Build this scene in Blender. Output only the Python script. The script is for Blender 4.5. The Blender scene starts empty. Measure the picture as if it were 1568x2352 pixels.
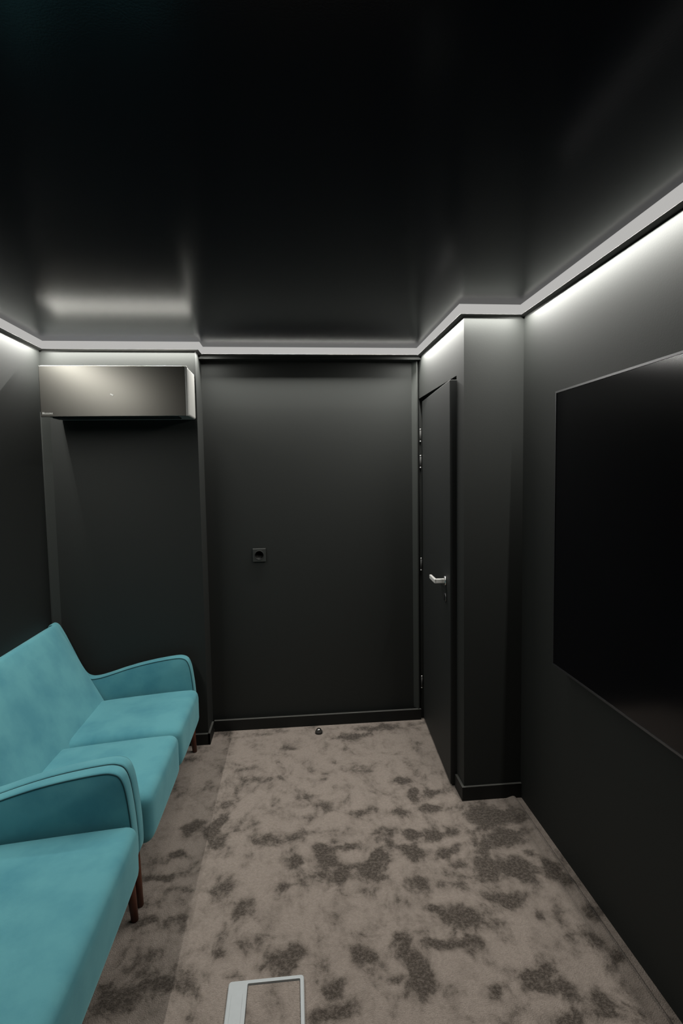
import bpy, bmesh, math, random
from mathutils import Vector, Matrix, noise

C = bpy.context.scene.collection
S = bpy.context.scene
random.seed(4)

# ------------------------------------------------------------------ camera
F, YAW, PITCH, ROLL, EYE = 1203.54, 0.0912488, -0.0696141, -0.016556, 1.55983
fwd = Vector((math.sin(YAW)*math.cos(PITCH), math.cos(YAW)*math.cos(PITCH), math.sin(PITCH)))
rgt = Vector((math.cos(YAW), -math.sin(YAW), 0))
up = rgt.cross(fwd)
r2 = rgt*math.cos(ROLL) + up*math.sin(ROLL)
u2 = up*math.cos(ROLL) - rgt*math.sin(ROLL)
cam = bpy.data.objects.new('camera', bpy.data.cameras.new('camera'))
C.objects.link(cam)
cam.matrix_world = Matrix(((r2.x, u2.x, -fwd.x, 0), (r2.y, u2.y, -fwd.y, 0), (r2.z, u2.z, -fwd.z, EYE), (0, 0, 0, 1)))
cam.data.sensor_fit = 'VERTICAL'
cam.data.sensor_height = 36.0
cam.data.lens = F*36.0/2352.0
cam.data.clip_start = 0.02
S.camera = cam

# ------------------------------------------------------------------ world, exposure, light levels
W = bpy.data.worlds.new('world'); S.world = W
W.use_nodes = True
W.node_tree.nodes['Background'].inputs[0].default_value = (0, 0, 0, 1)
W.node_tree.nodes['Background'].inputs[1].default_value = 0
S.view_settings.view_transform = 'Standard'
S.view_settings.look = 'None'
S.view_settings.gamma = 1.0
S.view_settings.use_curve_mapping = False
S.view_settings.exposure = 0.0
S.cycles.use_denoising = True
S.cycles.max_bounces = 6
S.cycles.diffuse_bounces = 4
S.cycles.sample_clamp_indirect = 3.0
LED_PER_METRE = 11.2            # watts of each metre of tape
LED_TILT = math.radians(90)    # below horizontal
LED_COLOR = (1.0, 0.985, 0.935)
DIFFUSER_GLOW = 0.47

# ------------------------------------------------------------------ room measures (metres, camera over the origin)
XR, XD, YP, YB, YL, XP, XL = 1.0621, 0.7814, 2.3485, 3.1924, 3.0394, -0.5276, -1.3543
ZC = 2.309
YF = -1.7                      # wall behind the camera
YS = YB - 0.04                 # front of the soffit over the back wall
YW = YB + 0.03                 # plaster of the back wall
BBH = 0.0677

# ------------------------------------------------------------------ helpers
def link(name, me, mat=None, parent=None):
    o = bpy.data.objects.new(name, me)
    C.objects.link(o)
    if mat is not None:
        me.materials.append(mat)
    if parent is not None:
        o.parent = parent
        o.matrix_parent_inverse = parent.matrix_world.inverted()
    return o

def obj(name, bm, mat, parent=None, smooth=False):
    me = bpy.data.meshes.new(name)
    bmesh.ops.recalc_face_normals(bm, faces=bm.faces)
    bm.to_mesh(me); bm.free()
    if smooth:
        for p in me.polygons: p.use_smooth = True
    return link(name, me, mat, parent)

def struct(name, bm, mat, parent=None, smooth=False):
    o = obj(name, bm, mat, parent, smooth)
    if parent is None: o['kind'] = 'structure'
    return o

def thing(name, label, cat, loc, group=None):
    o = bpy.data.objects.new(name, None); C.objects.link(o)
    o.empty_display_size = 0.1
    o.matrix_world = Matrix.Translation(loc)
    o['label'] = label; o['category'] = cat
    if group: o['group'] = group
    return o

def add_box(bm, a, b, bevel=0.0, seg=2, rot=None, piv=None):
    a = Vector(a); b = Vector(b)
    c = (a+b)/2; d = b-a
    r = bmesh.ops.create_cube(bm, size=1.0)
    vs = r['verts']
    for v in vs:
        v.co = Vector((v.co.x*d.x, v.co.y*d.y, v.co.z*d.z)) + c
    if bevel > 0:
        es = list({e for v in vs for e in v.link_edges})
        g = bmesh.ops.bevel(bm, geom=es, offset=bevel, segments=seg, profile=0.5, affect='EDGES')
        vs = list({v for f in g['faces'] for v in f.verts} | {v for v in vs if v.is_valid})
    if rot is not None:
        bmesh.ops.rotate(bm, verts=vs, cent=piv or c, matrix=rot)
    return vs

def box(a, b, bevel=0.0, seg=2):
    bm = bmesh.new(); add_box(bm, a, b, bevel, seg); return bm

def boxes(*ab):
    bm = bmesh.new()
    for a, b in ab: add_box(bm, a, b)
    return bm

def add_cyl(bm, p0, p1, r0, r1=None, n=20):
    p0 = Vector(p0); p1 = Vector(p1); r1 = r0 if r1 is None else r1
    d = (p1-p0)
    m = Matrix.Translation((p0+p1)/2) @ d.to_track_quat('Z', 'Y').to_matrix().to_4x4()
    return bmesh.ops.create_cone(bm, cap_ends=True, segments=n, radius1=r0, radius2=r1, depth=d.length, matrix=m)['verts']

def add_lathe(bm, prof, mat4, n=28):
    """prof: (r, z) pairs turned about z, placed with mat4."""
    rings = []
    for r, z in prof:
        rings.append([bm.verts.new(mat4 @ Vector((r*math.cos(2*math.pi*k/n), r*math.sin(2*math.pi*k/n), z))) for k in range(n)])
    for a, b in zip(rings, rings[1:]):
        for k in range(n):
            bm.faces.new((a[k], a[(k+1) % n], b[(k+1) % n], b[k]))
    bm.faces.new(rings[0]); bm.faces.new(rings[-1])

def add_tube(bm, pts, r, n=8, closed=False):
    pts = [Vector(p) for p in pts]
    N = len(pts); rings = []
    for i, p in enumerate(pts):
        a = pts[i-1] if (i or closed) else p
        b = pts[(i+1) % N] if (i < N-1 or closed) else p
        t = (b-a).normalized()
        q = t.to_track_quat('Z', 'Y')
        rings.append([bm.verts.new(p + q @ Vector((r*math.cos(2*math.pi*k/n), r*math.sin(2*math.pi*k/n), 0))) for k in range(n)])
    prs = list(zip(rings, rings[1:])) + ([(rings[-1], rings[0])] if closed else [])
    for a, b in prs:
        off = min(range(n), key=lambda s: sum((a[k].co-b[(k+s) % n].co).length for k in range(0, n, 2)))
        for k in range(n):
            bm.faces.new((a[k], a[(k+1) % n], b[(k+1+off) % n], b[(k+off) % n]))
    if not closed:
        bm.faces.new(rings[0]); bm.faces.new(rings[-1])

def catmull(P, sub=6):
    out = []
    for i in range(len(P)-1):
        p0 = P[max(i-1, 0)]; p1 = P[i]; p2 = P[i+1]; p3 = P[min(i+2, len(P)-1)]
        for k in range(sub):
            t = k/sub
            out.append(tuple(0.5*((2*p1[j]) + (-p0[j]+p2[j])*t + (2*p0[j]-5*p1[j]+4*p2[j]-p3[j])*t*t + (-p0[j]+3*p1[j]-3*p2[j]+p3[j])*t**3) for j in range(2)))
    out.append(tuple(P[-1]))
    return out

def soft_box(size, r, n=(20, 20, 8), warp=None):
    """Upholstered block centred on the origin with rounded edges; warp(Vector)->Vector shapes it."""
    bm = bmesh.new()
    sx, sy, sz = (s/2 for s in size)
    cache = {}
    def vert(p):
        q = Vector((max(-sx+r, min(sx-r, p.x)), max(-sy+r, min(sy-r, p.y)), max(-sz+r, min(sz-r, p.z))))
        d = p-q
        w = q + d.normalized()*r if d.length > 1e-9 else p
        if warp: w = warp(w)
        k = (round(p.x, 5), round(p.y, 5), round(p.z, 5))
        if k not in cache: cache[k] = bm.verts.new(w)
        return cache[k]
    def lin(h, m):
        # even steps inside, closer steps in the rounded rim
        e = [-h + r*(1-math.cos(math.pi/2*i/4)) for i in range(5)]
        inner = [-h+r + (2*h-2*r)*i/m for i in range(1, m)]
        return e + inner + [-x for x in reversed(e)]
    X, Y, Z = lin(sx, n[0]), lin(sy, n[1]), lin(sz, n[2])
    def face(U, V, f):
        for i in range(len(U)-1):
            for j in range(len(V)-1):
                q = [vert(Vector(f(U[i], V[j]))), vert(Vector(f(U[i+1], V[j]))), vert(Vector(f(U[i+1], V[j+1]))), vert(Vector(f(U[i], V[j+1])))]
                q = list(dict.fromkeys(q))
                if len(q) > 2:
                    try: bm.faces.new(q)
                    except ValueError: pass
    for s in (-1, 1):
        face(X, Y, lambda u, v: (u, v, s*sz))
        face(X, Z, lambda u, v: (u, s*sy, v))
        face(Y, Z, lambda u, v: (s*sx, u, v))
    return bm

# ------------------------------------------------------------------ materials
def mat(name):
    m = bpy.data.materials.new(name); m.use_nodes = True
    return m, m.node_tree, m.node_tree.nodes['Principled BSDF']

def simple(name, col, rough=0.5, metal=0.0, spec=0.5, noise=0.0, scale=40.0, bump=0.0, bscale=300.0):
    m, t, b = mat(name)
    b.inputs['Base Color'].default_value = (*col, 1)
    b.inputs['Roughness'].default_value = rough
    b.inputs['Metallic'].default_value = metal
    b.inputs['Specular IOR Level'].default_value = spec
    tc = t.nodes.new('ShaderNodeTexCoord')
    if noise:
        n = t.nodes.new('ShaderNodeTexNoise'); n.inputs['Scale'].default_value = scale; n.inputs['Detail'].default_value = 4
        t.links.new(tc.outputs['Object'], n.inputs['Vector'])
        mx = t.nodes.new('ShaderNodeMix'); mx.data_type = 'RGBA'
        mx.inputs[6].default_value = (*[c*(1-noise) for c in col], 1)
        mx.inputs[7].default_value = (*[c*(1+noise) for c in col], 1)
        t.links.new(n.outputs['Fac'], mx.inputs[0]); t.links.new(mx.outputs[2], b.inputs['Base Color'])
    if bump:
        n2 = t.nodes.new('ShaderNodeTexNoise'); n2.inputs['Scale'].default_value = bscale; n2.inputs['Detail'].default_value = 3
        t.links.new(tc.outputs['Object'], n2.inputs['Vector'])
        bp = t.nodes.new('ShaderNodeBump'); bp.inputs['Strength'].default_value = bump; bp.inputs['Distance'].default_value = 0.001
        t.links.new(n2.outputs['Fac'], bp.inputs['Height']); t.links.new(bp.outputs['Normal'], b.inputs['Normal'])
    return m

M_WALL = simple('charcoal_wall_paint', (0.0130, 0.0147, 0.0131), 0.72, spec=0.40, noise=0.05, scale=3, bump=0.15, bscale=220)
M_CEIL = simple('black_ceiling_paint', (0.0085, 0.0122, 0.0190), 0.20, spec=0.5, noise=0.05, scale=3, bump=0.1, bscale=220)
M_BASE = simple('charcoal_skirting_paint', (0.009, 0.0098, 0.0088), 0.6, spec=0.3)
M_LEDGE = simple('lit_skirting_edge', (0.085, 0.085, 0.078), 0.7, spec=0.2, noise=0.15, scale=30)  # paler colour on the skirting tops, painting in the light they catch
M_DOOR = simple('charcoal_door_paint', (0.0132, 0.0148, 0.0142), 0.62, spec=0.42, bump=0.1, bscale=150)
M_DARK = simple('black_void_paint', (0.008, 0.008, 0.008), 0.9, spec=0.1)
M_LIP = simple('dark_profile_aluminium', (0.060, 0.060, 0.058), 0.6, spec=0.3)
M_STEEL = simple('brushed_steel', (0.75, 0.74, 0.72), 0.28, metal=1.0)
M_NICKEL = simple('satin_nickel', (0.80, 0.79, 0.76), 0.35, metal=0.2)
M_ACW = simple('grey_plastic', (0.30, 0.30, 0.285), 0.45)
M_ACF = simple('dark_titanium_mirror_panel', (0.125, 0.121, 0.109), 0.31, metal=1.0)
M_TRIM = simple('grey_corner_bead_paint', (0.030, 0.033, 0.030), 0.6, spec=0.4)
M_ACV = simple('black_vane_plastic', (0.012, 0.012, 0.012), 0.6)
M_EMBLEM = simple('silver_print', (0.55, 0.55, 0.53), 0.35, metal=0.4)
M_SOCK = simple('graphite_plastic', (0.035, 0.037, 0.034), 0.45)
M_PLATE = simple('light_grey_plastic', (0.50, 0.53, 0.54), 0.45, noise=0.04, scale=60)
M_RUBBER = simple('dark_rubber', (0.02, 0.018, 0.016), 0.7)
M_DOME = simple('dark_chrome', (0.30, 0.29, 0.28), 0.25, metal=1.0)
M_BEZEL = simple('graphite_metal_frame', (0.16, 0.16, 0.165), 0.35, metal=0.9)
M_SCREEN = simple('black_screen_glass', (0.004, 0.004, 0.005), 0.14, spec=0.3)

def wood():
    m, t, b = mat('red_brown_wood')
    tc = t.nodes.new('ShaderNodeTexCoord'); mp = t.nodes.new('ShaderNodeMapping'); mp.inputs['Scale'].default_value = (60, 60, 6)
    n = t.nodes.new('ShaderNodeTexNoise'); n.inputs['Scale'].default_value = 1.0; n.inputs['Detail'].default_value = 5
    r = t.nodes.new('ShaderNodeValToRGB')
    r.color_ramp.elements[0].color = (0.045, 0.010, 0.004, 1); r.color_ramp.elements[1].color = (0.105, 0.027, 0.010, 1)
    t.links.new(tc.outputs['Object'], mp.inputs[0]); t.links.new(mp.outputs[0], n.inputs['Vector'])
    t.links.new(n.outputs['Fac'], r.inputs[0]); t.links.new(r.outputs[0], b.inputs['Base Color'])
    b.inputs['Roughness'].default_value = 0.4
    return m
M_WOOD = wood()

def velvet(name, k=1.0):
    m, t, b = mat(name)
    tc = t.nodes.new('ShaderNodeTexCoord')
    n = t.nodes.new('ShaderNodeTexNoise'); n.inputs['Scale'].default_value = 5.5; n.inputs['Detail'].default_value = 5; n.inputs['Roughness'].default_value = 0.55
    r = t.nodes.new('ShaderNodeValToRGB')
    r.color_ramp.elements[0].position = 0.30; r.color_ramp.elements[0].color = (0.068*k, 0.246*k, 0.302*k, 1)
    r.color_ramp.elements[1].position = 0.58; r.color_ramp.elements[1].color = (0.108*k, 0.325*k, 0.368*k, 1)
    t.links.new(tc.outputs['Object'], n.inputs['Vector']); t.links.new(n.outputs['Fac'], r.inputs[0]); t.links.new(r.outputs[0], b.inputs['Base Color'])
    b.inputs['Roughness'].default_value = 0.85
    b.inputs['Specular IOR Level'].default_value = 0.15
    b.inputs['Sheen Weight'].default_value = 0.40*k
    b.inputs['Sheen Roughness'].default_value = 0.5
    b.inputs['Sheen Tint'].default_value = (0.50, 0.95, 1.0, 1)
    f = t.nodes.new('ShaderNodeTexNoise'); f.inputs['Scale'].default_value = 700; f.inputs['Detail'].default_value = 2
    bp = t.nodes.new('ShaderNodeBump'); bp.inputs['Strength'].default_value = 0.25; bp.inputs['Distance'].default_value = 0.001
    t.links.new(tc.outputs['Object'], f.inputs['Vector']); t.links.new(f.outputs['Fac'], bp.inputs['Height']); t.links.new(bp.outputs['Normal'], b.inputs['Normal'])
    return m
M_VELVET = velvet('teal_velvet')
M_PIPING = velvet('teal_velvet_piping', 0.22)

def carpet(name, scale=1.0):
    m, t, b = mat(name)
    N = t.nodes.new; L = t.links.new
    tc = N('ShaderNodeTexCoord')
    mp = N('ShaderNodeMapping'); mp.inputs['Location'].default_value = (3.7, 1.9, 0.0); mp.inputs['Scale'].default_value = (1.0, 0.75, 1.0)
    L(tc.outputs['Object'], mp.inputs[0])
    wn = N('ShaderNodeTexNoise'); wn.inputs['Scale'].default_value = 5.0; wn.inputs['Detail'].default_value = 4
    L(mp.outputs[0], wn.inputs['Vector'])
    wv = N('ShaderNodeVectorMath'); wv.operation = 'MULTIPLY_ADD'
    wv.inputs[1].default_value = (0.10, 0.10, 0.0)
    L(wn.outputs['Color'], wv.inputs[0]); L(mp.outputs[0], wv.inputs[2])
    big = N('ShaderNodeTexNoise'); big.inputs['Scale'].default_value = 5.5; big.inputs['Detail'].default_value = 6; big.inputs['Roughness'].default_value = 0.66
    L(wv.outputs[0], big.inputs['Vector'])
    fine = N('ShaderNodeTexNoise'); fine.inputs['Scale'].default_value = 95; fine.inputs['Detail'].default_value = 5; fine.inputs['Roughness'].default_value = 0.72
    L(tc.outputs['Object'], fine.inputs['Vector'])
    nap = N('ShaderNodeAttribute'); nap.attribute_name = 'nap'
    def madd(src, k, add):
        n = N('ShaderNodeMath'); n.operation = 'MULTIPLY_ADD'; n.inputs[1].default_value = k
        L(src, n.inputs[0])
        if isinstance(add, float): n.inputs[2].default_value = add
        else: L(add, n.inputs[2])
        return n.outputs[0]
    rag = N('ShaderNodeTexNoise'); rag.inputs['Scale'].default_value = 13; rag.inputs['Detail'].default_value = 8; rag.inputs['Roughness'].default_value = 0.68
    L(wv.outputs[0], rag.inputs['Vector'])
    d1 = madd(nap.outputs['Fac'], 0.90, -1.20)
    d2 = madd(rag.outputs['Fac'], 2.3, d1)
    d3 = madd(big.outputs['Fac'], 0.9, d2)
    d4 = madd(fine.outputs['Fac'], 0.55, d3)                  # 0.675 where nothing is brushed and all noise is average
    sm = N('ShaderNodeMapRange'); sm.interpolation_type = 'SMOOTHSTEP'
    sm.inputs['From Min'].default_value = 0.53; sm.inputs['From Max'].default_value = 1.22
    sm.inputs['To Min'].default_value = 0.86; sm.inputs['To Max'].default_value = 0.06
    L(d4, sm.inputs['Value'])
    v3 = madd(fine.outputs['Fac'], 1.35, madd(sm.outputs[0], 1.0, -0.66))
    sb = N('ShaderNodeClamp'); L(v3, sb.inputs[0])
    cr = N('ShaderNodeValToRGB')
    cr.color_ramp.elements[0].position = 0.0; cr.color_ramp.elements[0].color = (0.064, 0.051, 0.041, 1)
    cr.color_ramp.elements[1].position = 1.0; cr.color_ramp.elements[1].color = (0.348, 0.292, 0.252, 1)
    e = cr.color_ramp.elements.new(0.45); e.color = (0.232, 0.193, 0.164, 1)
    L(sb.outputs[0], cr.inputs[0]); L(cr.outputs[0], b.inputs['Base Color'])
    b.inputs['Roughness'].default_value = 0.95
    b.inputs['Specular IOR Level'].default_value = 0.1
    b.inputs['Sheen Weight'].default_value = 0.15
    pile = N('ShaderNodeTexNoise'); pile.inputs['Scale'].default_value = 260; pile.inputs['Detail'].default_value = 3
    L(tc.outputs['Object'], pile.inputs['Vector'])
    mix = N('ShaderNodeMath'); mix.operation = 'MULTIPLY_ADD'; mix.inputs[1].default_value = 1.2
    L(big.outputs['Fac'], mix.inputs[0]); L(pile.outputs['Fac'], mix.inputs[2])
    bp = N('ShaderNodeBump'); bp.inputs['Strength'].default_value = 0.8; bp.inputs['Distance'].default_value = 0.006
    L(mix.outputs[0], bp.inputs['Height']); L(bp.outputs['Normal'], b.inputs['Normal'])
    return m
M_CARPET = carpet('mottled_taupe_carpet')

def glow():
    m = bpy.data.materials.new('lit_diffuser'); m.use_nodes = True
    t = m.node_tree; t.nodes.clear()
    e = t.nodes.new('ShaderNodeEmission'); o = t.nodes.new('ShaderNodeOutputMaterial')
    e.inputs[0].default_value = (1.0, 0.985, 0.955, 1); e.inputs[1].default_value = DIFFUSER_GLOW
    t.links.new(e.outputs[0], o.inputs[0])
    return m
M_GLOW = glow()

# ------------------------------------------------------------------ room shell
T = 0.12
# carpeted floor: the pile rises to a low ridge where it is tucked in at the right wall.
# NAP lists where the pile lies brushed the dark way: x, y, half width, half length (metres), strength
NAP = [
 (-0.368, 2.298, 0.031, 0.114, 0.9), (-0.252, 2.338, 0.035, 0.027, 0.5), (-0.199, 2.622, 0.137, 0.04, 0.5), (-0.07, 2.508, 0.028, 0.031, 0.6), (-0.298, 2.741, 0.061, 0.037, 0.4),
 (0.121, 2.364, 0.027, 0.022, 0.5), (0.288, 2.316, 0.035, 0.032, 0.6), (0.032, 2.404, 0.063, 0.023, 0.35), (-0.156, 2.174, 0.066, 0.029, 0.4), (-0.008, 2.181, 0.067, 0.025, 0.5),
 (0.108, 2.04, 0.055, 0.073, 0.9), (0.17, 1.95, 0.045, 0.039, 0.8), (0.201, 2.097, 0.065, 0.023, 0.8), (0.064, 1.932, 0.059, 0.029, 0.7), (-0.041, 2.057, 0.04, 0.025, 0.6),
 (-0.055, 1.898, 0.037, 0.028, 0.5), (0.288, 1.967, 0.045, 0.078, 0.9), (0.375, 2.148, 0.05, 0.042, 0.7), (0.491, 2.135, 0.057, 0.028, 0.9), (0.59, 2.124, 0.066, 0.029, 0.85),
 (0.482, 2.031, 0.055, 0.03, 0.9), (0.596, 2.029, 0.079, 0.035, 0.7), (0.443, 1.87, 0.066, 0.046, 0.8), (0.494, 2.529, 0.048, 0.026, 0.7), (0.63, 2.557, 0.039, 0.027, 0.5),
 (0.548, 2.419, 0.037, 0.042, 0.8), (0.654, 2.422, 0.056, 0.042, 0.8), (0.592, 2.295, 0.071, 0.033, 0.8), (0.491, 2.292, 0.071, 0.027, 0.5), (0.851, 2.223, 0.121, 0.076, 0.8),
 (0.96, 2.183, 0.069, 0.05, 0.7), (0.784, 2.138, 0.066, 0.047, 0.6), (0.843, 2.07, 0.081, 0.056, 0.8), (0.726, 1.938, 0.076, 0.049, 0.8), (0.85, 1.893, 0.037, 0.057, 0.85),
 (0.922, 1.98, 0.031, 0.025, 0.7), (0.64, 1.917, 0.06, 0.035, 0.6), (0.977, 1.878, 0.03, 0.056, 0.8), (0.758, 1.752, 0.084, 0.03, 0.8), (0.825, 1.677, 0.026, 0.023, 0.7),
 (0.551, 1.691, 0.067, 0.052, 0.8), (0.471, 1.75, 0.041, 0.017, 0.7), (0.48, 1.593, 0.075, 0.019, 0.7), (0.565, 1.613, 0.032, 0.042, 0.6), (0.354, 1.552, 0.036, 0.087, 0.9),
 (0.334, 1.638, 0.033, 0.028, 0.8), (0.37, 1.467, 0.034, 0.023, 0.8), (0.209, 1.588, 0.032, 0.027, 0.9), (0.09, 1.504, 0.035, 0.03, 0.8), (-0.04, 1.602, 0.056, 0.034, 0.85),
 (-0.125, 1.591, 0.03, 0.02, 0.6), (-0.143, 1.676, 0.045, 0.029, 0.7), (-0.233, 1.812, 0.03, 0.05, 0.8), (-0.292, 1.657, 0.023, 0.025, 0.8), (-0.288, 1.924, 0.037, 0.037, 0.6),
 (-0.231, 1.563, 0.03, 0.019, 0.8), (-0.487, 2.299, 0.052, 0.031, 0.7), (-0.514, 2.112, 0.04, 0.027, 0.8), (-0.544, 2.011, 0.076, 0.024, 0.7), (-0.459, 1.925, 0.043, 0.023, 0.5),
 (-0.534, 1.78, 0.08, 0.024, 0.6), (-0.552, 1.624, 0.073, 0.026, 0.6), (-0.486, 1.554, 0.095, 0.037, 0.8), (-0.545, 1.525, 0.092, 0.047, 0.8), (-0.459, 1.796, 0.041, 0.02, 0.5),
 (0.714, 1.473, 0.059, 0.024, 0.8), (0.685, 1.439, 0.029, 0.029, 0.7), (0.576, 1.439, 0.046, 0.023, 0.7), (0.766, 1.406, 0.046, 0.038, 0.8), (0.77, 1.327, 0.043, 0.02, 0.8),
 (0.889, 1.369, 0.039, 0.036, 0.85), (0.889, 1.314, 0.043, 0.019, 0.8), (0.96, 1.569, 0.032, 0.053, 0.6), (0.998, 1.481, 0.03, 0.036, 0.7), (1.042, 1.812, 0.044, 0.036, 0.6),
 (0.907, 1.62, 0.026, 0.07, 0.5), (1.038, 1.653, 0.027, 0.03, 0.6), (0.476, 1.359, 0.055, 0.016, 0.5), (0.072, 1.413, 0.055, 0.027, 0.7), (0.282, 1.507, 0.036, 0.018, 0.6),
 (-0.441, 3.161, 0.058, 0.039, 0.7), (-0.16, 3.126, 0.094, 0.029, 0.6), (0.302, 3.034, 0.092, 0.045, 0.6), (0.501, 3.106, 0.141, 0.029, 0.6), (-0.043, 2.929, 0.04, 0.025, 0.6),
 (0.75, 3.135, 0.072, 0.024, 0.5), (0.14, 2.67, 0.041, 0.018, 0.35), (0.343, 2.652, 0.05, 0.017, 0.4), (0.071, 2.475, 0.057, 0.018, 0.3), (-0.024, 2.298, 0.053, 0.022, 0.35),
 (-0.229, 2.269, 0.051, 0.021, 0.45), (-0.609, 3.065, 0.057, 0.036, 0.7), (-0.638, 2.878, 0.054, 0.04, 0.5), (-0.608, 2.638, 0.049, 0.034, 0.4)]
def spaced(a, b, step):
    n = max(1, round((b-a)/step)); return [a+(b-a)*i/n for i in range(n)]
xs = spaced(-1.60, -0.80, 0.2) + spaced(-0.80, XR-0.075, 0.0125)
prof = [(x, 0.0) for x in xs] + [(XR-0.075, 0.0), (XR-0.055, 0.006), (XR-0.044, 0.009), (XR-0.034, 0.006), (XR-0.026, -0.003), (XR, -0.004), (XR+0.1, -0.004)]
ys = spaced(YF-0.1, 1.15, 0.15) + spaced(1.15, 3.25, 0.0125) + [3.25, YB+0.6]
verts = []; nap = []
for y in ys:
    for x, z in prof:
        verts.append((x, y, z))
        v = 0.0
        if x > -0.85 and y > 1.0:
            w = noise.noise_vector((x*9, y*9, 0.3)); w2 = noise.noise_vector((x*26, y*26, 4.1))
            px, py = x + 0.035*w.x + 0.013*w2.x, y + 0.035*w.y + 0.013*w2.y
            for cx, cy, rx, ry, s in NAP:
                if abs(px-cx) < 2.6*rx and abs(py-cy) < 2.6*ry:
                    q = ((px-cx)/rx)**2 + ((py-cy)/ry)**2
                    v = max(v, s*math.exp(-0.75*q))
        nap.append(v)
nx = len(prof)
faces = [(j*nx+i, j*nx+i+1, (j+1)*nx+i+1, (j+1)*nx+i) for j in range(len(ys)-1) for i in range(nx-1)]
me = bpy.data.meshes.new('floor')
n0 = len(verts)
for y in (ys[0], ys[-1]):
    for x in (prof[0][0], prof[-1][0]): verts.append((x, y, -0.12))
jl = (len(ys)-1)*nx
faces += [(n0, n0+2, n0+3, n0+1), tuple(range(nx-1, -1, -1)) + (n0, n0+1), tuple(range(jl, jl+nx)) + (n0+3, n0+2),
          tuple(j*nx for j in range(len(ys))) + (n0+2, n0), tuple(j*nx+nx-1 for j in range(len(ys)-1, -1, -1)) + (n0+1, n0+3)]
me.from_pydata(verts, [], faces)
at = me.attributes.new('nap', 'FLOAT', 'POINT')
at.data.foreach_set('value', nap + [0.0]*4)
link('floor', me, M_CARPET)['kind'] = 'structure'
struct('ceiling', box((-1.6, YF-0.12, ZC), (1.3, YB+0.6, ZC+0.1)), M_CEIL)
struct('wall_right', box((XR, YF-0.12, -0.05), (XR+T, YP+0.05, ZC)), M_WALL)
struct('wall_left', box((XL-T, YF-0.12, 0), (XL, YL+0.05, ZC)), M_WALL)
struct('wall_front', box((XL-T, YF-0.12, 0), (XR+T, YF, ZC)), M_WALL)
struct('wall_back', box((XP-0.05, YW, 0), (XD+0.25, YW+T, ZC)), M_WALL)
struct('wall_back_left', box((XL-T, YL, 0), (XP, YW+T, ZC)), M_WALL)
DY0, DY1, DZ = 2.455, 3.203, 2.022      # door opening
bm = boxes(((XD, YP, 0), (XR+T, DY0, ZC)), ((XD, DY0, DZ), (XD+0.16, DY1, ZC)), ((XD, DY1, 0), (XD+0.16, YW+T, ZC)))
struct('wall_back_right', bm, M_WALL)
ZSOF = 2.2480
struct('trim_1', box((XP, YS, ZSOF), (XD, YW+0.01, ZC)), M_WALL)               # soffit under the light above the back wall

def prism(pts, z0, z1):
    bm = bmesh.new()
    a = [bm.verts.new((x, y, z0)) for x, y in pts]; b = [bm.verts.new((x, y, z1)) for x, y in pts]
    n = len(pts)
    for i in range(n): bm.faces.new((a[i], a[(i+1) % n], b[(i+1) % n], b[i]))
    bm.faces.new(a); bm.faces.new(b)
    return bm
struct('trim_2', prism([(XL, YL), (XL+0.037, YL), (XL+0.006, YL-0.034), (XL, YL-0.034)], 0, 1.93), M_TRIM)      # corner strip under the air conditioner
struct('trim_3', prism([(0.741, YW), (0.770, YW), (0.770, YW-0.034), (0.764, YW-0.034)], BBH, ZSOF), M_TRIM)    # corner strip beside the door

# mitred runs along the walls: path of wall corners, room on the left hand side
YE = 0.80                     # the side strips stop here
PATH = [(XR, YE), (XR, YP), (XD, YP), (XD, YS), (XP, YS), (XP, YL), (XL, YL), (XL, YE)]
NP = len(PATH)
def seg_dir(i):
    a = Vector(PATH[i % NP]); b = Vector(PATH[(i+1) % NP]); return (b-a).normalized()
def seg_nrm(i):
    d = seg_dir(i); return Vector((-d.y, d.x))
def corner(i, d):
    """corner i of the room moved d into the room along both walls"""
    return Vector(PATH[i % NP]) + seg_nrm(i-1)*d + seg_nrm(i)*d

def run(i, prof, start=None, end=None):
    """closed profile of (inset, height) swept along wall segment i with mitred ends"""
    bm = bmesh.new()
    A = []; B = []
    for d, z in prof:
        p = corner(i, d) if start is None else Vector(PATH[i]) + seg_dir(i)*start + seg_nrm(i)*d
        q = corner(i+1, d) if end is None else Vector(PATH[i]) + seg_dir(i)*end + seg_nrm(i)*d
        A.append(bm.verts.new((p.x, p.y, z))); B.append(bm.verts.new((q.x, q.y, z)))
    n = len(prof)
    for k in range(n): bm.faces.new((A[k], A[(k+1) % n], B[(k+1) % n], B[k]))
    bm.faces.new(A); bm.faces.new(B)
    return bm

# skirting boards
SK = [(0.0, 0.0), (0.012, 0.0), (0.012, BBH-0.004), (0.009, BBH), (0.0, BBH)]
struct('baseboard_back', boxes(((XP+0.013, YB-0.012, 0), (XD-0.002, YB+0.006, BBH)), ((XP+0.013, YB+0.006, 0), (XD-0.002, YW, BBH-0.014))), M_BASE)
struct('baseboard_back_left', run(5, SK, None, None), M_BASE)
bm = bmesh.new(); add_box(bm, (XP, YL-0.012, 0), (XP+0.012, YB-0.013, BBH)); struct('baseboard_left', bm, M_BASE)
bm = bmesh.new()
add_box(bm, (XD-0.012, YP-0.012, 0), (XR, YP, BBH)); add_box(bm, (XD-0.012, YP, 0), (XD, DY0-0.004, BBH))
struct('baseboard_back_right', bm, M_BASE)

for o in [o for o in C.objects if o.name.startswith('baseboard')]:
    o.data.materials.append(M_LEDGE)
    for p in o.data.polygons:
        if p.normal.z > 0.6 and p.center.z > BBH-0.006: p.material_index = 1

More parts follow.
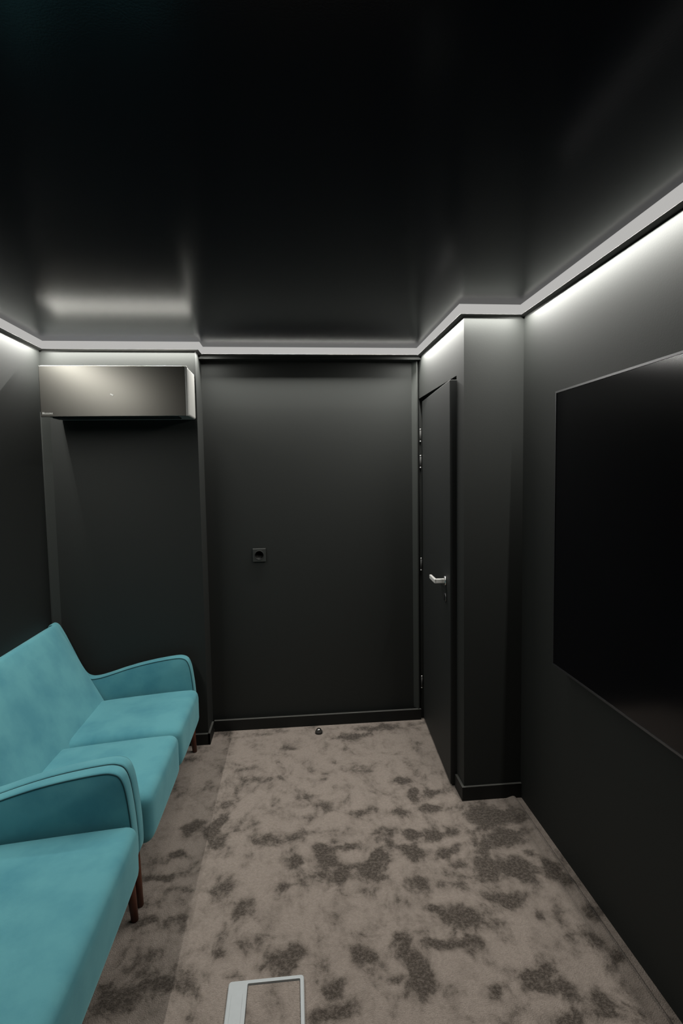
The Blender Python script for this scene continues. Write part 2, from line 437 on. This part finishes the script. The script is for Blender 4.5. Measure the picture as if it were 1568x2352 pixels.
# ------------------------------------------------------------------ LED light strips under the ceiling
STRIP_LABEL = [
 ('glowing white LED strip above the big black screen on the right wall', 0),
 ('short glowing LED strip across the top of the narrow pillar face beside the screen wall', 1),
 ('glowing white LED strip running above the door', 2),
 ('long glowing LED strip above the back wall with the power socket', 3),
 ('very short LED strip turning the corner between air conditioner and back wall', 4),
 ('glowing white LED strip directly above the air conditioner', 5),
 ('glowing white LED strip above the left wall behind the teal sofas', 6),
]
for label, i in STRIP_LABEL:
    a, b = Vector(PATH[i]), Vector(PATH[(i+1) % NP])
    mid = (a+b)/2
    t = thing('led_strip', label, 'light', (mid.x, mid.y, ZC))
    obj('diffuser', run(i, [(0.0, ZC-0.0005), (0.031, ZC-0.0005), (0.0308, ZC-0.010), (0.0280, ZC-0.0195), (0.0230, ZC-0.0275), (0.0165, ZC-0.0337), (0.008, ZC-0.0380), (0.0, ZC-0.0392)]), M_GLOW, t)
    lip = 0.0329 if i == 3 else 0.0220        # the flange over the back wall stands further out
    obj('profile', run(i, [(0.0, ZC-0.0397), (lip-0.004, ZC-0.0397), (lip, ZC-0.0403), (lip, ZC-0.0405), (0.0, ZC-0.0450)]), M_LIP, t)
    # the tape itself
    d = 0.0400
    p, q = corner(i, d), corner(i+1, d)
    L = (q-p).length - 0.012
    ld = bpy.data.lights.new('led_tape', 'AREA')
    ld.shape = 'RECTANGLE'; ld.size = L; ld.size_y = 0.006
    ld.energy = LED_PER_METRE*L; ld.color = LED_COLOR
    lo = bpy.data.objects.new('led_tape', ld); C.objects.link(lo)
    n = seg_nrm(i); s = seg_dir(i)
    z = -Vector((n.x*math.cos(LED_TILT), n.y*math.cos(LED_TILT), -math.sin(LED_TILT)))
    x = Vector((s.x, s.y, 0)); y = z.cross(x)
    c = (p+q)/2
    lo.matrix_world = Matrix(((x.x, y.x, z.x, c.x), (x.y, y.y, z.y, c.y), (x.z, y.z, z.z, ZC-0.0295), (0, 0, 0, 1)))
    w = lo.matrix_world.copy(); lo.parent = t; lo.matrix_parent_inverse = t.matrix_world.inverted(); lo.matrix_world = w

# ------------------------------------------------------------------ door, standing slightly ajar
door = bpy.data.objects.new('door_1', None); C.objects.link(door); door['kind'] = 'structure'
door['label'] = 'charcoal door standing slightly ajar beside the pillar'
HX, HY = 0.797, 3.184
NX, NY = 0.750, 2.462
dvec = Vector((NX-HX, NY-HY, 0)); DL = dvec.length; ang = math.atan2(dvec.y, dvec.x)
door.matrix_world = Matrix.Translation((HX, HY, 0)) @ Matrix.Rotation(ang, 4, 'Z')
# door axes: x along the leaf towards the latch, y = away from the room (+X side)
def dobj(name, bm, m, smooth=False, parent=None):
    me = bpy.data.meshes.new(name); bmesh.ops.recalc_face_normals(bm, faces=bm.faces); bm.to_mesh(me); bm.free()
    if smooth:
        for p in me.polygons: p.use_smooth = True
    me.materials.append(m)
    o = bpy.data.objects.new(name, me); C.objects.link(o); o.parent = parent or door
    return o
leaf = dobj('door_leaf', box((0, 0, 0.010), (DL, 0.038, 2.004), 0.003, 2), M_DOOR)
bm = bmesh.new(); add_box(bm, (DL-0.0005, 0.008, 0.86), (DL+0.0012, 0.030, 1.10)); dobj('latch_plate', bm, M_ACV)
for z in (1.797, 1.636, 0.998, 0.243):
    bm = bmesh.new()
    add_cyl(bm, (-0.005, -0.010, z-0.034), (-0.005, -0.010, z+0.034), 0.0055, n=12)
    dobj('hinge', bm, M_LIP, True)
for z in (1.797, 1.636, 0.998, 0.243):
    bm = bmesh.new()
    for dz in (-0.0365, 0.0365):
        add_lathe(bm, [(0.004, -0.004), (0.0065, -0.003), (0.0065, 0.003), (0.003, 0.005)], Matrix.Translation((-0.005, -0.010, z+dz)), 12)
    dobj('hinge_pin', bm, M_STEEL, True)
hz = 1.021; hx = DL-0.095
handle = dobj('handle', (lambda b: (add_lathe(b, [(0.010, 0), (0.024, 0.0), (0.025, 0.004), (0.023, 0.008), (0.010, 0.009)], Matrix.Translation((hx, 0, hz)) @ Matrix.Rotation(math.pi/2, 4, 'X'), 24), b)[1])(bmesh.new()), M_STEEL, True)
bm = bmesh.new()
add_box(bm, (hx-0.009, -0.058, hz-0.011), (hx+0.009, -0.006, hz+0.011), 0.003, 2)
add_box(bm, (hx-0.118, -0.060, hz-0.010), (hx+0.009, -0.047, hz+0.011), 0.003, 2)
dobj('lever', bm, M_NICKEL, False, handle)
bm = bmesh.new()
add_lathe(bm, [(0.008, 0), (0.022, 0), (0.023, 0.003), (0.021, 0.006), (0.008, 0.0065)], Matrix.Translation((hx, 0, hz-0.085)) @ Matrix.Rotation(math.pi/2, 4, 'X'), 24)
key = dobj('keyhole_plate', bm, M_BEZEL, True)
bm = bmesh.new(); add_box(bm, (hx-0.003, -0.0085, hz-0.099), (hx+0.003, -0.006, hz-0.071), 0.001, 1); dobj('key_slot', bm, M_DARK, False, key)
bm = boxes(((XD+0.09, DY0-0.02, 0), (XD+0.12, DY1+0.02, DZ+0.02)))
struct('trim_4', bm, M_DARK)                     # added black backing, stands for the shade in the opening behind the leaf

# ------------------------------------------------------------------ big wall screen
TY, TZ0, TZ1 = 1.957, 0.7945, 1.868
t = thing('wall_screen', 'large black flat screen mounted on the right wall', 'television', (XR, 1.0, 1.33))
X0 = XR-0.05
bm = bmesh.new()
bw = 0.007
for a, b in (((X0, 0.05, TZ1-bw), (XR-0.012, TY, TZ1)), ((X0, 0.05, TZ0), (XR-0.012, TY, TZ0+bw)), ((X0, TY-bw, TZ0+bw), (XR-0.012, TY, TZ1-bw)), ((X0, 0.05, TZ0+bw), (XR-0.012, 0.05+bw, TZ1-bw))):
    add_box(bm, a, b)
obj('bezel', bm, M_BEZEL, t)
obj('screen', box((X0+0.002, 0.05+bw, TZ0+bw), (X0+0.012, TY-bw, TZ1-bw)), M_SCREEN, t)
obj('back_cover', box((X0+0.012, 0.05+bw, TZ0+bw), (XR-0.012, TY-bw, TZ1-bw)), M_ACV, t)
obj('wall_mount', box((XR-0.012, 0.6, 1.1), (XR, 1.4, 1.55)), M_LIP, t)

# ------------------------------------------------------------------ air conditioner
AX0, AX1, AY, AZ0, AZ1 = -1.268, -0.533, 2.820, 1.882, 2.143
t = thing('air_conditioner', 'dark fronted wall air conditioner hanging high on the back left wall', 'air conditioner', ((AX0+AX1)/2, YL, AZ0))
bm = bmesh.new(); add_box(bm, (AX0+0.012, AY+0.032, AZ0+0.004), (AX1-0.002, YL, AZ1-0.004), 0.010, 3)
body = obj('body', bm, M_ACW, t)
bm = bmesh.new(); add_box(bm, (AX0+0.004, AY+0.008, AZ0+0.002), (AX1-0.004, AY+0.030, AZ1-0.001), 0.004, 3)
obj('front_frame', bm, M_ACW, t)
bm = bmesh.new(); add_box(bm, (AX0, AY, AZ0), (AX1-0.012, AY+0.008, AZ1-0.004), 0.0025, 2)
fp = obj('front_panel', bm, M_ACF, t)
bm = bmesh.new(); add_box(bm, (AX1-0.012, AY-0.001, AZ0+0.001), (AX1, AY+0.012, AZ1-0.006), 0.003, 3)
obj('side_trim', bm, M_ACW, t)
bm = bmesh.new(); add_box(bm, (-0.004, -0.0015, -0.0035), (0.013, 0.0015, 0.0035), 0.001, 1)
bmesh.ops.rotate(bm, verts=bm.verts, cent=(0, 0, 0), matrix=Matrix.Rotation(math.radians(28), 3, 'Y'))
bmesh.ops.translate(bm, verts=bm.verts, vec=(-0.918, AY-0.001, 1.994))
ind = obj('indicator', bm, M_EMBLEM, fp)
bm = bmesh.new()
x = AX0+0.010
add_box(bm, (x, AY-0.0012, 1.8945), (x+0.0022, AY, 1.9055)); add_box(bm, (x+0.0055, AY-0.0012, 1.8945), (x+0.0077, AY, 1.9055)); add_box(bm, (x+0.002, AY-0.0012, 1.899), (x+0.006, AY, 1.901))
for k in range(6):
    xx = x+0.0105+k*0.0068
    add_box(bm, (xx, AY-0.0012, 1.8945), (xx+0.0052, AY, 1.8962)); add_box(bm, (xx, AY-0.0012, 1.9008), (xx+0.0052, AY, 1.9025)); add_box(bm, (xx, AY-0.0012, 1.8945), (xx+0.0018, AY, 1.9025))
obj('emblem', bm, M_EMBLEM, fp)
obj('air_vane', box((AX0+0.04, AY+0.04, AZ0-0.003), (AX1-0.06, AY+0.12, AZ0+0.006), 0.002, 1), M_ACV, t)

# ------------------------------------------------------------------ wall socket
ox, oz = -0.2155, 1.0815
t = thing('wall_socket', 'square grey power socket on the back wall', 'socket', (ox, YW, oz))
bm = bmesh.new(); add_box(bm, (ox-0.040, YW-0.011, oz-0.041), (ox+0.040, YW, oz+0.041), 0.003, 3)
obj('cover_plate', bm, M_SOCK, t)
bm = bmesh.new()
add_lathe(bm, [(0.0285, 0.0), (0.0285, 0.0015), (0.026, 0.0018), (0.0215, -0.006), (0.0, -0.006)][:4] + [(0.001, -0.006)], Matrix.Translation((ox, YW-0.011, oz)) @ Matrix.Rotation(math.pi/2, 4, 'X'), 32)
wl = obj('socket_well', bm, simple('dark_graphite_plastic', (0.016, 0.017, 0.015), 0.5), t, True)
for s in (-1, 1):
    bm = bmesh.new(); add_cyl(bm, (ox+s*0.0095, YW-0.0058, oz), (ox+s*0.0095, YW-0.0045, oz), 0.0027, n=12); obj('pin_hole', bm, M_DARK, wl)
for s in (-1, 1):
    obj('earth_clip', box((ox-0.003, YW-0.010, oz+s*0.0185-0.002), (ox+0.003, YW-0.004, oz+s*0.0185+0.002)), M_STEEL, wl)

# ------------------------------------------------------------------ door stopper on the carpet
sx, sy = 0.122, 3.085
t = thing('door_stopper', 'small metal dome door stopper on the carpet by the back wall', 'door stopper', (sx, sy, 0))
bm = bmesh.new(); add_lathe(bm, [(0.0205, 0), (0.022, 0.002), (0.022, 0.013), (0.0195, 0.016)], Matrix.Translation((sx, sy, 0)), 24); obj('rubber_ring', bm, M_RUBBER, t, True)
bm = bmesh.new(); add_lathe(bm, [(0.0165, 0.016), (0.016, 0.022), (0.013, 0.027), (0.008, 0.030), (0.001, 0.031)], Matrix.Translation((sx, sy, 0)), 24); obj('dome', bm, M_DOME, t, True)

# ------------------------------------------------------------------ floor box with carpet inlay
FX0, FX1, FY0, FY1 = -0.231, -0.001, 1.30, 1.537
t = thing('floor_box', 'pale grey floor outlet box with carpet inlay set in the carpet', 'floor box', ((FX0+FX1)/2, (FY0+FY1)/2, 0))
def frame_bm(x0, x1, y0, y1, l, r, f, b, z0, z1, rad=0.010):
    """rounded outer rectangle with a rectangular hole; l, r, f, b are the border widths"""
    bm = bmesh.new()
    def ring(ax, bx, ay, by, r_, z):
        pts = []
        for cx, cy, a0 in ((bx-r_, by-r_, 0), (ax+r_, by-r_, 90), (ax+r_, ay+r_, 180), (bx-r_, ay+r_, 270)):
            for k in range(5):
                a = math.radians(a0+22.5*k); pts.append(bm.verts.new((cx+r_*math.cos(a), cy+r_*math.sin(a), z)))
        return pts
    O0 = ring(x0, x1, y0, y1, rad, z0); O1 = ring(x0, x1, y0, y1, rad, z1-0.002); O2 = ring(x0+0.002, x1-0.002, y0+0.002, y1-0.002, rad-0.002, z1)
    I2 = ring(x0+l, x1-r, y0+f, y1-b, 0.004, z1); I0 = ring(x0+l+0.001, x1-r-0.001, y0+f+0.001, y1-b-0.001, 0.004, z0)
    for a, c in ((O0, O1), (O1, O2), (O2, I2), (I2, I0), (I0, O0)):
        n = len(a)
        for k in range(n): bm.faces.new((a[k], a[(k+1) % n], c[(k+1) % n], c[k]))
    return bm
obj('frame', frame_bm(FX0, FX1, FY0, FY1, 0.0575, 0.0115, 0.012, 0.0125, -0.002, 0.011), M_PLATE, t)
obj('carpet_inlay', box((FX0+0.0585, FY0+0.013, -0.002), (FX1-0.0125, FY1-0.0135, 0.0065), 0.002, 1), M_CARPET, t)
obj('cable_flap', box((FX0+0.012, FY0+0.03, 0.0108), (FX0+0.046, FY1-0.045, 0.0122), 0.0006, 1), M_PLATE, t)

# ------------------------------------------------------------------ teal sofas
SIDE = [(-1.262, 0.214), (-1.318, 0.45), (-1.347, 0.70), (-1.346, 0.755), (-1.330, 0.776), (-1.305, 0.768), (-1.278, 0.722), (-1.238, 0.632),
        (-1.198, 0.540), (-1.168, 0.488), (-1.140, 0.470), (-1.105, 0.468), (-1.045, 0.481), (-0.955, 0.508), (-0.865, 0.531), (-0.770, 0.549),
        (-0.680, 0.561), (-0.640, 0.560), (-0.612, 0.545), (-0.595, 0.505), (-0.584, 0.430), (-0.577, 0.350), (-0.574, 0.275), (-0.577, 0.228), (-0.592, 0.213)]
def side_bm(y0, y1):
    P = catmull(SIDE, 4)
    # drop near duplicates
    Q = [P[0]]
    for p in P[1:]:
        if math.hypot(p[0]-Q[-1][0], p[1]-Q[-1][1]) > 0.004: Q.append(p)
    n = len(Q)
    def inset(k, d):
        a = Vector(Q[k-1]); b = Vector(Q[(k+1) % n]); t = (b-a).normalized()
        return Vector(Q[k]) + Vector((t.y, -t.x))*d
    bm = bmesh.new(); r = 0.008
    layers = [(y0, r), (y0+0.0015, 0.005), (y0+0.005, 0.0015), (y0+r, 0), (y1-r, 0), (y1-0.005, 0.0015), (y1-0.0015, 0.005), (y1, r)]
    rings = []
    for y, d in layers:
        rings.append([bm.verts.new((inset(k, d).x, y, inset(k, d).y)) for k in range(n)])
    for a, b in zip(rings, rings[1:]):
        for k in range(n): bm.faces.new((a[k], a[(k+1) % n], b[(k+1) % n], b[k]))
    for R, s in ((rings[0], -1), (rings[-1], 1)):
        f = bm.faces.new(R)
        bmesh.ops.triangulate(bm, faces=[f])
    return bm, [inset(k, 0.0060) for k in range(n)]

def make_sofa(label, ya, yb, cushions, spot):
    """ya..yb outer ends along the left wall"""
    t = thing('sofa', label, 'sofa', (-0.95, (ya+yb)/2, 0), 'teal velvet sofas along the left wall')
    th = 0.056
    for y0 in (ya, yb-th):
        bm, rim = side_bm(y0, y0+th)
        s = obj('side_panel', bm, M_VELVET, t, True)
        bm = bmesh.new()
        for y in (y0+0.0020, y0+th-0.0020):
            add_tube(bm, [(p.x, y, p.y) for p in rim[12:-3]], 0.0029, 6)
        obj('piping', bm, M_PIPING, s, True)
    i0, i1 = ya+th+0.001, yb-th-0.001
    # upholstered base rail
    bm = soft_box((0.640, i1-i0, 0.070), 0.020, (8, 16, 3), lambda p: Vector((p.x + 0.004*(1-(p.z/0.05)**2), p.y, p.z)))
    bmesh.ops.translate(bm, verts=bm.verts, vec=(-0.905, (i0+i1)/2, 0.250))
    obj('base_rail', bm, M_VELVET, t, True)
    # seat cushions
    w = (i1-i0)/cushions
    for k in range(cushions):
        cy = i0 + w*(k+0.5)
        sx_, sy_, sz_ = 0.560, w-0.008, 0.150
        def warp(p):
            u = p.x/(sx_/2); v = p.y/(sy_/2)
            z = p.z
            if z > 0: z += 0.016*(1-u**4)*(1-abs(v)**5)
            z += (p.x+0.28)*(0.075 if p.z > 0 else 0.0)
            x = p.x + (0.006*(1-v**6) if p.x > 0.2 else 0)
            return Vector((x, p.y, z))
        bm = soft_box((sx_, sy_, sz_), 0.040, (14, 16, 3), warp)
        bmesh.ops.translate(bm, verts=bm.verts, vec=(-0.832, cy, 0.2705))
        obj('seat_cushion', bm, M_VELVET, t, True)
    # backrest
    bh, bt = 0.585, 0.085
    def warpb(p):
        u = p.y/((i1-i0)/2); v = p.z/(bh/2)
        x = p.x + (0.014*(1-abs(u)**6)*(1-v**4) if p.x > 0 else 0)
        return Vector((x, p.y, p.z))
    bm = soft_box((bt, i1-i0, bh), 0.020, (3, 20, 14), warpb)
    lean = math.radians(27.5)
    bmesh.ops.rotate(bm, verts=bm.verts, cent=(0, 0, 0), matrix=Matrix.Rotation(-lean, 3, 'Y'))
    bmesh.ops.translate(bm, verts=bm.verts, vec=(-1.195, (i0+i1)/2, 0.508))
    obj('backrest', bm, M_VELVET, t, True)
    # legs
    for y, s in ((ya+0.030, -1), (yb-0.030, 1)):
        for x0, x1 in ((-0.607, -0.592), (-1.215, -1.262)):
            bm = bmesh.new(); add_cyl(bm, (x0, y-s*0.006, 0.222), (x1, y, 0.0), 0.0185, 0.0125, 20)
            bmesh.ops.bevel(bm, geom=[e for e in bm.edges if all(v.co.z < 0.01 for v in e.verts)], offset=0.002, segments=1, affect='EDGES')
            obj('leg', bm, M_WOOD, t, True)
    return t
make_sofa('teal velvet sofa with two seat cushions against the back left wall', 1.8475, 2.986, 2, None)
make_sofa('nearer teal velvet sofa with one wide seat cushion', 0.70, 1.8432, 1, None)
